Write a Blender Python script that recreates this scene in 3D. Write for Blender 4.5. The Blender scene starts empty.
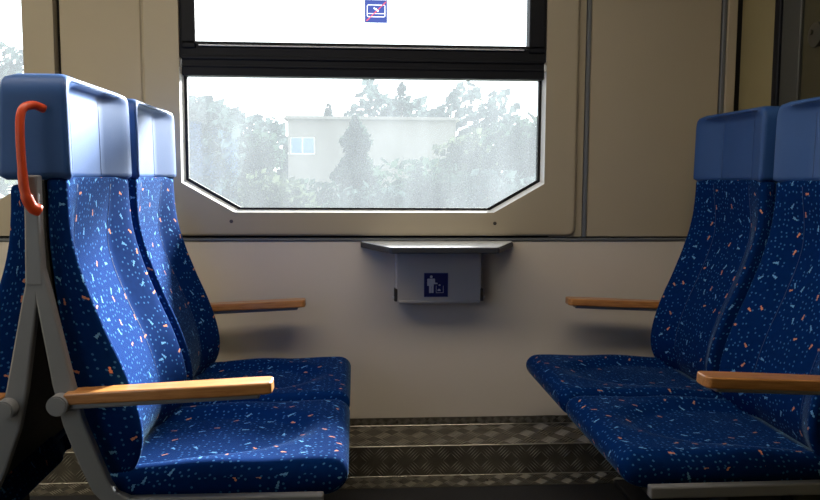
import bpy, bmesh, math, random
from mathutils import Vector, Matrix
random.seed(7)
PI = math.pi
S = bpy.context.scene
COL = S.collection

# ------------------------------------------------------------------ camera
cam_d = bpy.data.cameras.new('camera'); cam = bpy.data.objects.new('camera', cam_d); COL.objects.link(cam)
S.camera = cam
cam_d.sensor_width = 36; cam_d.lens = 36 * 790 / 820; cam_d.clip_start = 0.02; cam_d.clip_end = 500
TH, PS, RO = math.radians(5.28), math.radians(3.98), math.radians(0.29)
fw = Vector((math.sin(PS) * math.cos(TH), math.cos(PS) * math.cos(TH), -math.sin(TH)))
r0 = Vector((math.cos(PS), -math.sin(PS), 0)); u0 = r0.cross(fw)
rt = r0 * math.cos(RO) + u0 * math.sin(RO); up = -r0 * math.sin(RO) + u0 * math.cos(RO)
m = Matrix((rt, up, -fw)).transposed().to_4x4(); m.translation = (0, 0, 1.02)
cam.matrix_world = m

# ------------------------------------------------------------------ sky, sun, exposure
w = bpy.data.worlds.new('sky'); S.world = w; w.use_nodes = True
nt = w.node_tree; nt.nodes.clear()
out = nt.nodes.new('ShaderNodeOutputWorld'); bg = nt.nodes.new('ShaderNodeBackground')
geo = nt.nodes.new('ShaderNodeTexCoord'); sep = nt.nodes.new('ShaderNodeSeparateXYZ'); ramp = nt.nodes.new('ShaderNodeValToRGB')
nt.links.new(geo.outputs['Generated'], sep.inputs[0]); nt.links.new(sep.outputs['Z'], ramp.inputs[0])
ramp.color_ramp.elements[0].color = (1.0, 0.97, 0.93, 1); ramp.color_ramp.elements[0].position = 0.0
ramp.color_ramp.elements[1].color = (0.82, 0.91, 1.0, 1); ramp.color_ramp.elements[1].position = 0.6
nt.links.new(ramp.outputs[0], bg.inputs[0]); bg.inputs[1].default_value = 2.8
nt.links.new(bg.outputs[0], out.inputs[0])

sun_d = bpy.data.lights.new('sun', 'SUN'); sun = bpy.data.objects.new('sun', sun_d); COL.objects.link(sun)
sun_d.energy = 50.0; sun_d.angle = 0.20; sun_d.color = (1.0, 0.95, 0.87)
sun.rotation_euler = Vector((-0.55, -1.0, -0.48)).to_track_quat('-Z', 'Y').to_euler()
sun.location = (7, 12, 5)

S.view_settings.view_transform = 'Standard'; S.view_settings.look = 'None'
S.view_settings.exposure = 0.0; S.view_settings.gamma = 1.0; S.view_settings.use_curve_mapping = False
S.cycles.use_denoising = True; S.cycles.max_bounces = 12; S.cycles.transparent_max_bounces = 16
S.cycles.sample_clamp_indirect = 6.0
S.cycles.caustics_reflective = False; S.cycles.caustics_refractive = False

def portal(x, y, z, sx, sz, into):
    d = bpy.data.lights.new('window_portal', 'AREA'); d.shape = 'RECTANGLE'; d.size = sx; d.size_y = sz; d.cycles.is_portal = True
    o = bpy.data.objects.new('window_portal', d); COL.objects.link(o); o.location = (x, y, z)
    o.rotation_euler = (into * PI / 2, 0, 0)
WX = [(-2.40, -1.113), (-0.60, 0.672)]                 # window openings along the train
for a, b in WX:
    portal((a + b) / 2, 2.93, 1.46, b - a, 1.16, -1)   # faces into the coach (-Y)
portal(-1.75, -0.68, 1.46, 1.3, 1.16, 1)

# ------------------------------------------------------------------ materials
def mat(name, col, rough=0.5, metal=0.0, spec=0.5, bump=0.0, bscale=200.0, var=0.0, vscale=6.0, sheen=0.0, coat=0.0):
    mt = bpy.data.materials.new(name); mt.use_nodes = True; n = mt.node_tree
    p = n.nodes['Principled BSDF']
    p.inputs['Base Color'].default_value = (*col, 1); p.inputs['Roughness'].default_value = rough
    p.inputs['Metallic'].default_value = metal; p.inputs['Specular IOR Level'].default_value = spec
    p.inputs['Sheen Weight'].default_value = sheen; p.inputs['Coat Weight'].default_value = coat
    tc = n.nodes.new('ShaderNodeTexCoord')
    if var:
        nz = n.nodes.new('ShaderNodeTexNoise'); nz.inputs['Scale'].default_value = vscale; nz.inputs['Detail'].default_value = 5
        n.links.new(tc.outputs['Object'], nz.inputs['Vector'])
        mr = n.nodes.new('ShaderNodeMapRange'); mr.inputs[1].default_value = 0.3; mr.inputs[2].default_value = 0.7
        mr.inputs[3].default_value = 1 - var; mr.inputs[4].default_value = 1 + var
        n.links.new(nz.outputs[0], mr.inputs[0])
        mx = n.nodes.new('ShaderNodeMix'); mx.data_type = 'RGBA'; mx.blend_type = 'MULTIPLY'; mx.inputs[0].default_value = 1
        mx.inputs[6].default_value = (*col, 1); n.links.new(mr.outputs[0], mx.inputs[7])
        n.links.new(mx.outputs[2], p.inputs['Base Color'])
    if bump:
        nz = n.nodes.new('ShaderNodeTexNoise'); nz.inputs['Scale'].default_value = bscale; nz.inputs['Detail'].default_value = 3
        n.links.new(tc.outputs['Object'], nz.inputs['Vector'])
        b = n.nodes.new('ShaderNodeBump'); b.inputs['Strength'].default_value = bump; b.inputs['Distance'].default_value = 0.002
        n.links.new(nz.outputs[0], b.inputs['Height']); n.links.new(b.outputs[0], p.inputs['Normal'])
    return mt

def fabric_mat():
    mt = bpy.data.materials.new('confetti_moquette'); mt.use_nodes = True; n = mt.node_tree; L = n.links.new
    p = n.nodes['Principled BSDF']; p.inputs['Roughness'].default_value = 0.9; p.inputs['Specular IOR Level'].default_value = 0.02
    p.inputs['Sheen Weight'].default_value = 0.35; p.inputs['Sheen Tint'].default_value = (0.45, 0.75, 1, 1); p.inputs['Sheen Roughness'].default_value = 0.22
    def N(t, **k):
        o = n.nodes.new(t)
        for a, b in k.items(): setattr(o, a, b)
        return o
    def M(op, a, b=None, c=None):
        o = N('ShaderNodeMath', operation=op)
        for i, v in enumerate((a, b, c)):
            if v is None: continue
            if isinstance(v, (int, float)): o.inputs[i].default_value = v
            else: L(v, o.inputs[i])
        return o.outputs[0]
    uv = N('ShaderNodeUVMap').outputs[0]
    def vor(scale, rnd):
        v = N('ShaderNodeTexVoronoi', voronoi_dimensions='2D'); v.inputs['Scale'].default_value = scale; v.inputs['Randomness'].default_value = rnd
        L(uv, v.inputs['Vector']); return v
    base = N('ShaderNodeTexNoise'); base.inputs['Scale'].default_value = 60; L(uv, base.inputs['Vector'])
    cr = N('ShaderNodeValToRGB'); L(base.outputs[0], cr.inputs[0])
    cr.color_ramp.elements[0].color = (0.0010, 0.016, 0.090, 1); cr.color_ramp.elements[1].color = (0.0018, 0.025, 0.135, 1)
    def mix(fac, a, col):
        x = N('ShaderNodeMix', data_type='RGBA'); L(fac, x.inputs[0]); L(a, x.inputs[6])
        if isinstance(col, tuple): x.inputs[7].default_value = (*col, 1)
        else: L(col, x.inputs[7])
        return x.outputs[2]
    v1 = vor(62, 0.7)
    s1 = N('ShaderNodeSeparateColor'); L(v1.outputs['Color'], s1.inputs[0])
    d1 = M('MULTIPLY', M('LESS_THAN', v1.outputs['Distance'], 0.17), M('GREATER_THAN', s1.outputs[0], 0.35))
    c = mix(d1, cr.outputs[0], (0.036, 0.13, 0.34))
    def flecks(scale, keep):
        v2 = vor(scale, 0.85)
        s2 = N('ShaderNodeSeparateColor'); L(v2.outputs['Color'], s2.inputs[0])
        sub = N('ShaderNodeVectorMath', operation='SUBTRACT'); L(uv, sub.inputs[0]); L(v2.outputs['Position'], sub.inputs[1])
        ro = N('ShaderNodeVectorRotate', rotation_type='Z_AXIS'); L(sub.outputs[0], ro.inputs['Vector']); L(M('MULTIPLY', s2.outputs[0], 6.283), ro.inputs['Angle'])
        sx = N('ShaderNodeSeparateXYZ'); L(ro.outputs[0], sx.inputs[0])
        isor = M('GREATER_THAN', s2.outputs[1], 0.55)
        hl = M('MULTIPLY_ADD', isor, -0.0016, 0.0090)
        tap = M('MULTIPLY_ADD', sx.outputs[0], 0.14, 0.0026)
        jag = M('MULTIPLY', M('SINE', M('MULTIPLY', sx.outputs[0], 900)), 0.0007)
        msk = M('MULTIPLY', M('LESS_THAN', M('ABSOLUTE', sx.outputs[0]), hl), M('LESS_THAN', M('ABSOLUTE', sx.outputs[1]), M('ADD', tap, jag)))
        msk = M('MULTIPLY', msk, M('LESS_THAN', s2.outputs[2], keep))
        x = N('ShaderNodeMix', data_type='RGBA'); L(isor, x.inputs[0]); x.inputs[6].default_value = (0.13, 0.33, 0.62, 1); x.inputs[7].default_value = (0.56, 0.25, 0.16, 1)
        return msk, x.outputs[2]
    for sc, kp in ((18.5, 0.62),):
        k, cc = flecks(sc, kp); c = mix(k, c, cc)
    L(c, p.inputs['Base Color'])
    nz = N('ShaderNodeTexNoise'); nz.inputs['Scale'].default_value = 900; L(uv, nz.inputs['Vector'])
    b = N('ShaderNodeBump'); b.inputs['Strength'].default_value = 0.35; b.inputs['Distance'].default_value = 0.001
    L(nz.outputs[0], b.inputs['Height']); L(b.outputs[0], p.inputs['Normal'])
    return mt

def wood_mat():
    mt = mat('varnished_beech', (0.46, 0.20, 0.06), 0.32, coat=0.35); n = mt.node_tree; p = n.nodes['Principled BSDF']
    tc = n.nodes.new('ShaderNodeTexCoord'); mp = n.nodes.new('ShaderNodeMapping'); mp.inputs['Scale'].default_value = (6, 60, 60)
    nz = n.nodes.new('ShaderNodeTexNoise'); nz.inputs['Scale'].default_value = 3; nz.inputs['Detail'].default_value = 6
    cr = n.nodes.new('ShaderNodeValToRGB'); cr.color_ramp.elements[0].color = (0.38, 0.155, 0.040, 1); cr.color_ramp.elements[1].color = (0.56, 0.26, 0.085, 1)
    cr.color_ramp.elements[0].position = 0.3; cr.color_ramp.elements[1].position = 0.7
    n.links.new(tc.outputs['Object'], mp.inputs[0]); n.links.new(mp.outputs[0], nz.inputs['Vector']); n.links.new(nz.outputs[0], cr.inputs[0])
    n.links.new(cr.outputs[0], p.inputs['Base Color']); return mt

def glass_mat(name, dirt_lo, dirt_hi, streak):
    """clear pane (transparent + faint mirror) with a film of dry dust that scatters light"""
    mt = bpy.data.materials.new(name); mt.use_nodes = True; n = mt.node_tree; n.nodes.clear(); L = n.links.new
    o = n.nodes.new('ShaderNodeOutputMaterial'); tr = n.nodes.new('ShaderNodeBsdfTransparent'); tr.inputs[0].default_value = (0.90, 0.94, 0.96, 1)
    gl = n.nodes.new('ShaderNodeBsdfGlossy'); gl.inputs['Roughness'].default_value = 0.02
    fr = n.nodes.new('ShaderNodeFresnel'); fr.inputs[0].default_value = 1.45
    clear = n.nodes.new('ShaderNodeMixShader'); L(fr.outputs[0], clear.inputs[0]); L(tr.outputs[0], clear.inputs[1]); L(gl.outputs[0], clear.inputs[2])
    tl = n.nodes.new('ShaderNodeBsdfTranslucent'); tl.inputs[0].default_value = (0.80, 0.89, 1.0, 1)
    df = n.nodes.new('ShaderNodeBsdfDiffuse'); df.inputs[0].default_value = (0.55, 0.55, 0.52, 1)
    dust = n.nodes.new('ShaderNodeMixShader'); dust.inputs[0].default_value = 0.3; L(tl.outputs[0], dust.inputs[1]); L(df.outputs[0], dust.inputs[2])
    tc = n.nodes.new('ShaderNodeTexCoord')
    mp = n.nodes.new('ShaderNodeMapping'); mp.inputs['Scale'].default_value = (9, 9, 9 / streak); L(tc.outputs['Object'], mp.inputs[0])
    nz = n.nodes.new('ShaderNodeTexNoise'); nz.inputs['Scale'].default_value = 1; nz.inputs['Detail'].default_value = 4; L(mp.outputs[0], nz.inputs['Vector'])
    n2 = n.nodes.new('ShaderNodeTexNoise'); n2.inputs['Scale'].default_value = 260; n2.inputs['Detail'].default_value = 3; L(tc.outputs['Object'], n2.inputs['Vector'])
    v = n.nodes.new('ShaderNodeTexVoronoi'); v.inputs['Scale'].default_value = 45; L(tc.outputs['Object'], v.inputs['Vector'])
    sp = n.nodes.new('ShaderNodeMapRange'); sp.inputs[1].default_value = 0.05; sp.inputs[2].default_value = 0.16; sp.inputs[3].default_value = 0.06; sp.inputs[4].default_value = 0; L(v.outputs['Distance'], sp.inputs[0])
    a = n.nodes.new('ShaderNodeMath'); a.operation = 'MULTIPLY_ADD'; L(n2.outputs[0], a.inputs[0]); a.inputs[1].default_value = 0.9; L(nz.outputs[0], a.inputs[2])
    mr = n.nodes.new('ShaderNodeMapRange'); mr.inputs[1].default_value = 0.6; mr.inputs[2].default_value = 1.3; mr.inputs[3].default_value = dirt_lo; mr.inputs[4].default_value = dirt_hi; L(a.outputs[0], mr.inputs[0])
    ad = n.nodes.new('ShaderNodeMath'); ad.operation = 'ADD'; ad.use_clamp = True; L(mr.outputs[0], ad.inputs[0]); L(sp.outputs[0], ad.inputs[1])
    if dirt_hi < 0.1: ad.inputs[1].default_value = 0; n.links.remove(ad.inputs[1].links[0])
    mx = n.nodes.new('ShaderNodeMixShader'); L(ad.outputs[0], mx.inputs[0]); L(clear.outputs[0], mx.inputs[1]); L(dust.outputs[0], mx.inputs[2])
    L(mx.outputs[0], o.inputs[0]); return mt

def sticker_mat(name, col):
    mt = bpy.data.materials.new(name); mt.use_nodes = True; n = mt.node_tree; n.nodes.clear()
    o = n.nodes.new('ShaderNodeOutputMaterial'); a = n.nodes.new('ShaderNodeBsdfTranslucent'); b = n.nodes.new('ShaderNodeBsdfDiffuse')
    a.inputs[0].default_value = (*col, 1); b.inputs[0].default_value = (*col, 1)
    x = n.nodes.new('ShaderNodeMixShader'); n.links.new(a.outputs[0], x.inputs[1]); n.links.new(b.outputs[0], x.inputs[2]); x.inputs[0].default_value = 0.5
    n.links.new(x.outputs[0], o.inputs[0]); return mt

def leaf_mat(name, c1, c2):
    mt = bpy.data.materials.new(name); mt.use_nodes = True; n = mt.node_tree; n.nodes.clear(); L = n.links.new
    o = n.nodes.new('ShaderNodeOutputMaterial'); tc = n.nodes.new('ShaderNodeTexCoord'); nz = n.nodes.new('ShaderNodeTexNoise'); nz.inputs['Scale'].default_value = 2.5
    L(tc.outputs['Object'], nz.inputs['Vector']); cr = n.nodes.new('ShaderNodeValToRGB'); cr.color_ramp.elements[0].color = (*c1, 1); cr.color_ramp.elements[1].color = (*c2, 1)
    cr.color_ramp.elements[0].position = 0.35; cr.color_ramp.elements[1].position = 0.65; L(nz.outputs[0], cr.inputs[0])
    a = n.nodes.new('ShaderNodeBsdfTranslucent'); b = n.nodes.new('ShaderNodeBsdfDiffuse'); L(cr.outputs[0], a.inputs[0]); L(cr.outputs[0], b.inputs[0])
    x = n.nodes.new('ShaderNodeMixShader'); x.inputs[0].default_value = 0.6; L(a.outputs[0], x.inputs[1]); L(b.outputs[0], x.inputs[2]); L(x.outputs[0], o.inputs[0]); return mt

def fill_lamp_mat(col, k):
    mt = bpy.data.materials.new('fill_lamp_diffuser'); mt.use_nodes = True; p = mt.node_tree.nodes['Principled BSDF']
    p.inputs['Emission Color'].default_value = (*col, 1); p.inputs['Emission Strength'].default_value = k; return mt
M = dict(
    fill_lamp=fill_lamp_mat((1.0, 0.87, 0.70), 8.0),
    wall=mat('beige_wall_laminate', (0.43, 0.368, 0.262), 0.55, bump=0.06, bscale=400, var=0.03, vscale=2.5),
    wall_low=mat('greyish_beige_wall_panel', (0.68, 0.61, 0.515), 0.6, bump=0.06, bscale=400, var=0.03, vscale=2.5),
    surround=mat('beige_window_moulding', (0.42, 0.36, 0.255), 0.38, var=0.02, vscale=3),
    olive=mat('olive_partition_laminate', (0.30, 0.25, 0.12), 0.5, var=0.04),
    white=mat('white_paint', (0.88, 0.87, 0.84), 0.4),
    black=mat('black_rubber', (0.006, 0.006, 0.008), 0.5, spec=0.3),
    frame=mat('black_anodised_frame', (0.005, 0.006, 0.010), 0.5, spec=0.2, var=0.1, vscale=8),
    silver=mat('silver_strip', (0.75, 0.75, 0.78), 0.3, 0.6),
    trim=mat('grey_trim_strip', (0.16, 0.17, 0.18), 0.42, 0.2),
    dark=mat('dark_backing', (0.02, 0.019, 0.017), 0.8),
    floor=mat('dark_speckled_floor', (0.022, 0.022, 0.024), 0.7, bump=0.1, bscale=300, var=0.3, vscale=150),
    ceil=mat('ceiling_panel', (0.62, 0.60, 0.55), 0.6),
    plate=mat('chequer_plate_metal', (0.17, 0.155, 0.125), 0.42, 0.6, bump=0.15, bscale=60, var=0.25, vscale=14),
    tread=mat('worn_highlit_tread', (0.55, 0.52, 0.44), 0.33, 0.6),  # lighter than the plate: wear polish and edge highlights put into the colour
    rivet=mat('rivet_metal', (0.10, 0.09, 0.08), 0.4, 0.8),
    fabric=fabric_mat(),
    vinyl=mat('blue_vinyl', (0.022, 0.078, 0.25), 0.50, spec=0.33, bump=0.10, bscale=500, var=0.04, vscale=10),
    piping=mat('dark_blue_piping', (0.012, 0.04, 0.15), 0.5),
    wood=wood_mat(),
    steel=mat('grey_painted_steel', (0.21, 0.215, 0.23), 0.42, 0.1, var=0.04),
    shell=mat('dark_seat_shell', (0.015, 0.015, 0.016), 0.6),
    red=mat('red_plastic', (0.58, 0.060, 0.014), 0.38),
    bin=mat('grey_bin_paint', (0.57, 0.53, 0.47), 0.45, var=0.03),
    table=mat('grey_table_laminate', (0.86, 0.88, 0.90), 0.38, spec=0.8),
    rim=mat('dark_table_rim', (0.030, 0.033, 0.04), 0.5),
    navy=mat('navy_sticker', (0.008, 0.012, 0.11), 0.4),
    pict=mat('pictogram_white', (0.62, 0.62, 0.66), 0.5),
    pane=glass_mat('dusty_pane', 0.032, 0.060, 4.0), clear=glass_mat('clear_pane', 0.02, 0.05, 3.0),
    smoked=mat('smoked_door_glass', (0.05, 0.045, 0.022), 0.15),
    stick=sticker_mat('blue_window_sticker', (0.022, 0.032, 0.115)), stickw=sticker_mat('white_sticker_print', (0.5, 0.5, 0.53)), stickr=sticker_mat('red_sticker_print', (0.28, 0.04, 0.06)),
    bark=mat('bark', (0.10, 0.075, 0.05), 0.9, bump=0.4, bscale=20), grass=mat('meadow', (0.07, 0.09, 0.03), 0.9, var=0.3, vscale=1.0),
    leaf_a=leaf_mat('dark_green_leaves', (0.010, 0.020, 0.014), (0.028, 0.046, 0.032)), leaf_b=leaf_mat('olive_green_leaves', (0.022, 0.032, 0.018), (0.055, 0.068, 0.040)),
    leaf_c=leaf_mat('grey_green_needles', (0.016, 0.028, 0.026), (0.040, 0.056, 0.052)),
    plaster=mat('cream_plaster', (0.21, 0.188, 0.16), 0.9), roof=mat('brown_roof', (0.16, 0.10, 0.075), 0.8), winglass=mat('house_window_glass', (0.10, 0.20, 0.42), 0.1),
)

# ------------------------------------------------------------------ helpers
def link(name, me, mt, parent=None, smooth=False):
    o = bpy.data.objects.new(name, me); COL.objects.link(o)
    if mt is not None and not me.materials: me.materials.append(mt)
    if smooth:
        for p in me.polygons: p.use_smooth = True
    if parent is not None: o.parent = parent
    return o
def obj(name, bm, mt, parent=None, smooth=False):
    bmesh.ops.recalc_face_normals(bm, faces=bm.faces[:])
    me = bpy.data.meshes.new(name); bm.to_mesh(me); bm.free()
    return link(name, me, mt, parent, smooth)
def tag(o, label=None, cat=None, group=None, kind=None):
    for k, v in (('label', label), ('category', cat), ('group', group), ('kind', kind)):
        if v: o[k] = v
    return o
def empty(name, loc, rz=0.0):
    o = bpy.data.objects.new(name, None); COL.objects.link(o); o.location = loc; o.rotation_euler = (0, 0, rz); o.empty_display_size = 0.1; return o
def box(bm, x0, x1, y0, y1, z0, z1, bev=0.0, seg=2):
    vs = [bm.verts.new((x, y, z)) for x in (x0, x1) for y in (y0, y1) for z in (z0, z1)]
    fs = [bm.faces.new([vs[i] for i in f]) for f in ((0, 1, 3, 2), (4, 6, 7, 5), (0, 4, 5, 1), (2, 3, 7, 6), (0, 2, 6, 4), (1, 5, 7, 3))]
    if bev:
        es = list({e for f in fs for e in f.edges})
        bmesh.ops.bevel(bm, geom=es, offset=bev, segments=seg, affect='EDGES', profile=0.5)
    return bm
def boxo(name, x0, x1, y0, y1, z0, z1, mt, parent=None, bev=0.0, seg=2):
    return obj(name, box(bmesh.new(), x0, x1, y0, y1, z0, z1, bev, seg), mt, parent)
def prism(bm, pts, y0, y1, holes=()):
    """polygon in (x, z), with holes, extruded along y"""
    loops = []
    for L in (pts, *holes):
        vs = [bm.verts.new((x, y0, z)) for x, z in L]
        loops += [bm.edges.new((vs[i], vs[(i + 1) % len(vs)])) for i in range(len(vs))]
    r = bmesh.ops.triangle_fill(bm, use_beauty=True, use_dissolve=False, edges=loops, normal=(0, -1, 0))
    fs = [g for g in r['geom'] if isinstance(g, bmesh.types.BMFace)]
    e = bmesh.ops.extrude_face_region(bm, geom=fs)
    bmesh.ops.translate(bm, vec=(0, y1 - y0, 0), verts=[g for g in e['geom'] if isinstance(g, bmesh.types.BMVert)])
    return bm
def cyl(bm, p0, p1, r, n=24, r1=None, bev=0.0):
    p0, p1 = Vector(p0), Vector(p1); d = p1 - p0; q = d.to_track_quat('Z', 'Y').to_matrix().to_4x4(); q.translation = (p0 + p1) / 2
    g = bmesh.ops.create_cone(bm, cap_ends=True, segments=n, radius1=r, radius2=r if r1 is None else r1, depth=d.length, matrix=q)
    if bev:
        fs = {f for v in g['verts'] for f in v.link_faces if len(f.verts) > 4}
        bmesh.ops.bevel(bm, geom=list({e for f in fs for e in f.edges}), offset=bev, segments=2, affect='EDGES')
    return bm
def tube(bm, pts, r, n=12, flat=1.0):
    pts = [Vector(p) for p in pts]; rings = []
    ref = Vector((0, 1, 0))
    for i, p in enumerate(pts):
        t = (pts[min(i + 1, len(pts) - 1)] - pts[max(i - 1, 0)]).normalized()
        a = ref - t * ref.dot(t)
        if a.length < 1e-3: a = Vector((1, 0, 0)) - t * t.x
        a.normalize(); b = t.cross(a)
        rr = r[i] if isinstance(r, (list, tuple)) else r
        rings.append([bm.verts.new(p + a * (rr * flat * math.cos(2 * PI * k / n)) + b * (rr * math.sin(2 * PI * k / n))) for k in range(n)])
    for A, B in zip(rings, rings[1:]):
        for k in range(n): bm.faces.new((A[k], A[(k + 1) % n], B[(k + 1) % n], B[k]))
    bm.faces.new(rings[0][::-1]); bm.faces.new(rings[-1]); return bm
def smooth_path(pts, sub=6):
    P = [Vector(p) for p in pts]; P = [P[0] * 2 - P[1]] + P + [P[-1] * 2 - P[-2]]; o = []
    for i in range(1, len(P) - 2):
        a, b, c, d = P[i - 1:i + 3]
        for k in range(sub):
            t = k / sub; o.append(0.5 * (2 * b + (c - a) * t + (2 * a - 5 * b + 4 * c - d) * t * t + (3 * b - a - 3 * c + d) * t ** 3))
    return o + [P[-2]]
def sstep(a, b, x):
    t = max(0.0, min(1.0, (x - a) / (b - a))); return t * t * (3 - 2 * t)
def interp(tab, z):
    """Catmull-Rom through a table of (z, value), z increasing"""
    if z <= tab[0][0]: return tab[0][1]
    if z >= tab[-1][0]: return tab[-1][1]
    for i in range(len(tab) - 1):
        if tab[i][0] <= z <= tab[i + 1][0]: break
    p = [tab[max(0, min(len(tab) - 1, i + k))][1] for k in (-1, 0, 1, 2)]
    t = (z - tab[i][0]) / (tab[i + 1][0] - tab[i][0])
    return 0.5 * (2 * p[1] + (p[2] - p[0]) * t + (2 * p[0] - 5 * p[1] + 4 * p[2] - p[3]) * t * t + (3 * p[1] - p[0] - 3 * p[2] + p[3]) * t ** 3)
def loft(name, rows, uoff=0.0):
    """closed loops -> smooth skin with caps and a UV map in metres"""
    n = len(rows[0]); verts = [tuple(p) for r in rows for p in r]; faces = []; uvs = []
    mid = rows[len(rows) // 2]; u = [0.0]
    for k in range(n): u.append(u[-1] + (Vector(mid[(k + 1) % n]) - Vector(mid[k])).length)
    v = [0.0]
    for a, b in zip(rows, rows[1:]): v.append(v[-1] + max((Vector(b[k]) - Vector(a[k])).length for k in range(n)))
    for i in range(len(rows) - 1):
        for k in range(n):
            k2 = (k + 1) % n
            faces.append((i * n + k, i * n + k2, (i + 1) * n + k2, (i + 1) * n + k))
            uvs += [(u[k] + uoff, v[i]), (u[k + 1] + uoff, v[i]), (u[k + 1] + uoff, v[i + 1]), (u[k] + uoff, v[i + 1])]
    for i in (0, len(rows) - 1):
        f = tuple(range(i * n, (i + 1) * n)); f = f[::-1] if i == 0 else f
        faces.append(f); c = rows[i]
        ext = [max(p[a] for p in c) - min(p[a] for p in c) for a in range(3)]
        ax = [a for a in range(3) if a != ext.index(min(ext))]
        uvs += [(verts[q][ax[0]] + 3.1, verts[q][ax[1]] + 1.7) for q in f]
    me = bpy.data.meshes.new(name); me.from_pydata(verts, [], faces); me.update()
    lay = me.uv_layers.new(name='UVMap')
    for q, c in enumerate(uvs): lay.data[q].uv = c
    bm = bmesh.new(); bm.from_mesh(me); bmesh.ops.recalc_face_normals(bm, faces=bm.faces[:]); bm.to_mesh(me); bm.free()
    for p in me.polygons: p.use_smooth = True
    return me

# ================================================================== SETTING
WY = 2.80           # inner face of the window wall
XL, XR = -3.0, 1.378 # coach ends that are built
TOP = 2.20
floor = tag(boxo('floor', XL, XR + 0.06, -0.6, 2.95, -0.06, 0, M['floor']), 'dark speckled rubber floor between the facing seats', kind='structure')
ceiling = tag(boxo('ceiling', XL, XR + 0.06, -0.65, 2.95, TOP, TOP + 0.05, M['ceil']), 'pale ceiling of the coach above the seats', kind='structure')

def window_wall(name, y0, y1, mt, spans):
    bm = bmesh.new()
    holes = [[(a, 0.85), (b, 0.85), (b, 2.06), (a, 2.06)] for a, b in spans]
    prism(bm, [(XL, 0), (XR + 0.06, 0), (XR + 0.06, TOP), (XL, TOP)], y0, y1, holes)
    return obj(name, bm, mt)
wall = tag(window_wall('wall_back', 2.83, 2.90, M['dark'], ((-2.44, -1.08), (-0.68, 0.75))), 'beige panelled window wall of the coach', kind='structure')
boxo('lower_panel', XL, XR, WY, 2.83, 0.0, 0.792, M['wall_low'], wall, 0.002, 1)
boxo('upper_panel', -0.995, -0.728, WY, 2.83, 0.808, TOP, M['wall'], wall, 0.003, 2)
boxo('upper_panel', 0.834, 1.305, WY, 2.83, 0.808, TOP, M['wall'], wall, 0.003, 2)
boxo('filler_panel', 0.70, 0.816, WY + 0.004, 2.83, 0.808, TOP, M['surround'], wall)
boxo('filler_panel', -0.728, -0.62, WY + 0.004, 2.83, 0.808, TOP, M['surround'], wall)
boxo('corner_post', 1.324, 1.360, WY - 0.012, 2.83, 0.0, TOP, M['wall'], wall, 0.004, 2)
tag(boxo('trim_1', XL, 1.31, WY - 0.006, WY + 0.02, 0.7935, 0.8035, M['trim'], None, 0.002, 1), 'grey horizontal trim strip along the wall below the window', kind='structure')
tag(boxo('trim_2', 0.8185, 0.8315, WY - 0.006, WY + 0.02, 0.806, TOP, M['trim'], None, 0.002, 1), 'grey vertical trim strip beside the window moulding', kind='structure')
tag(boxo('trim_3', 1.308, 1.322, WY - 0.008, WY + 0.02, 0.80, TOP, M['trim'], None, 0.002, 1), 'dark vertical trim strip in the corner by the partition', kind='structure')

wf = tag(window_wall('wall_front', -0.65, -0.60, mat('darkened_near_wall', (0.10, 0.09, 0.085), 0.7), ((-2.40, -1.10),)), 'unseen near-side coach wall, darkened to cut bounced light', kind='structure')  # wall colour darkened to cut sunlight bouncing onto the seats
for a, b in ((-2.40, -1.10),):  # one unseen window kept here for its light on wall and seats
    bm = bmesh.new(); prism(bm, [(a, 0.85), (b, 0.85), (b, 2.06), (a, 2.06)], -0.64, -0.61, [[(a + .05, 0.93), (b - .05, 0.93), (b - .05, 1.99), (a + .05, 1.99)]])
    obj('window_frame', bm, M['black'], wf)
    boxo('window_pane', a + .045, b - .045, -0.628, -0.622, 0.925, 1.995, M['clear'], wf)
wl = tag(boxo('wall_left', XL - 0.05, XL, -0.65, 2.90, 0, TOP, M['wall']), 'beige end wall of the coach far behind the sunlit seats', kind='structure')

fill_lamp = tag(empty('added_fill_lamp', (-0.32, 1.50, TOP)), 'added unseen lamp above the aisle edge of the seats', 'fill_lamp')  # unseen light source added to brighten the walls and seats
boxo('fill_lamp_housing', -2.2, 1.3, -0.19, 0.19, -0.03, 0.0, M['white'], fill_lamp, 0.005)
boxo('fill_lamp_diffuser', -2.15, 1.25, -0.17, 0.17, -0.040, -0.030, M['fill_lamp'], fill_lamp, 0.003)

# partition behind the shaded seats: olive panel, dark frame, smoked door
wr = tag(boxo('wall_right', XR + 0.03, XR + 0.06, -0.65, 2.83, 0, TOP, M['dark']), 'dark olive partition behind the shaded seats', kind='structure')
boxo('partition_panel', XR, XR + 0.03, 2.552, 2.795, 0, TOP, M['olive'], wr, 0.002, 1)
boxo('partition_post', XR - 0.012, XR + 0.03, 2.516, 2.551, 0, TOP, M['frame'], wr, 0.003, 1)
boxo('partition_panel', XR, XR + 0.03, -0.60, 1.55, 0, TOP, M['olive'], wr, 0.002, 1)
door = tag(empty('door_1', (XR, 2.02, 0)), 'dark olive vestibule door beside the partition panel', kind='structure')
boxo('door_stile', -0.004, 0.024, 0.388, 0.495, 0.01, 2.0, mat('dark_grey_stile', (0.045, 0.046, 0.04), 0.45), door, 0.003, 1)
boxo('door_leaf', 0.004, 0.028, -0.45, 0.384, 0.01, 2.0, M['smoked'], door, 0.003, 1)
lk = bmesh.new(); cyl(lk, (0.004, 0.305, 1.45), (-0.006, 0.305, 1.45), 0.036, 24); cyl(lk, (-0.006, 0.32, 1.46), (-0.012, 0.32, 1.46), 0.008, 16)
obj('door_lock', lk, mat('dark_lock', (0.06, 0.055, 0.04), 0.35, 0.4), door)

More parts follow.
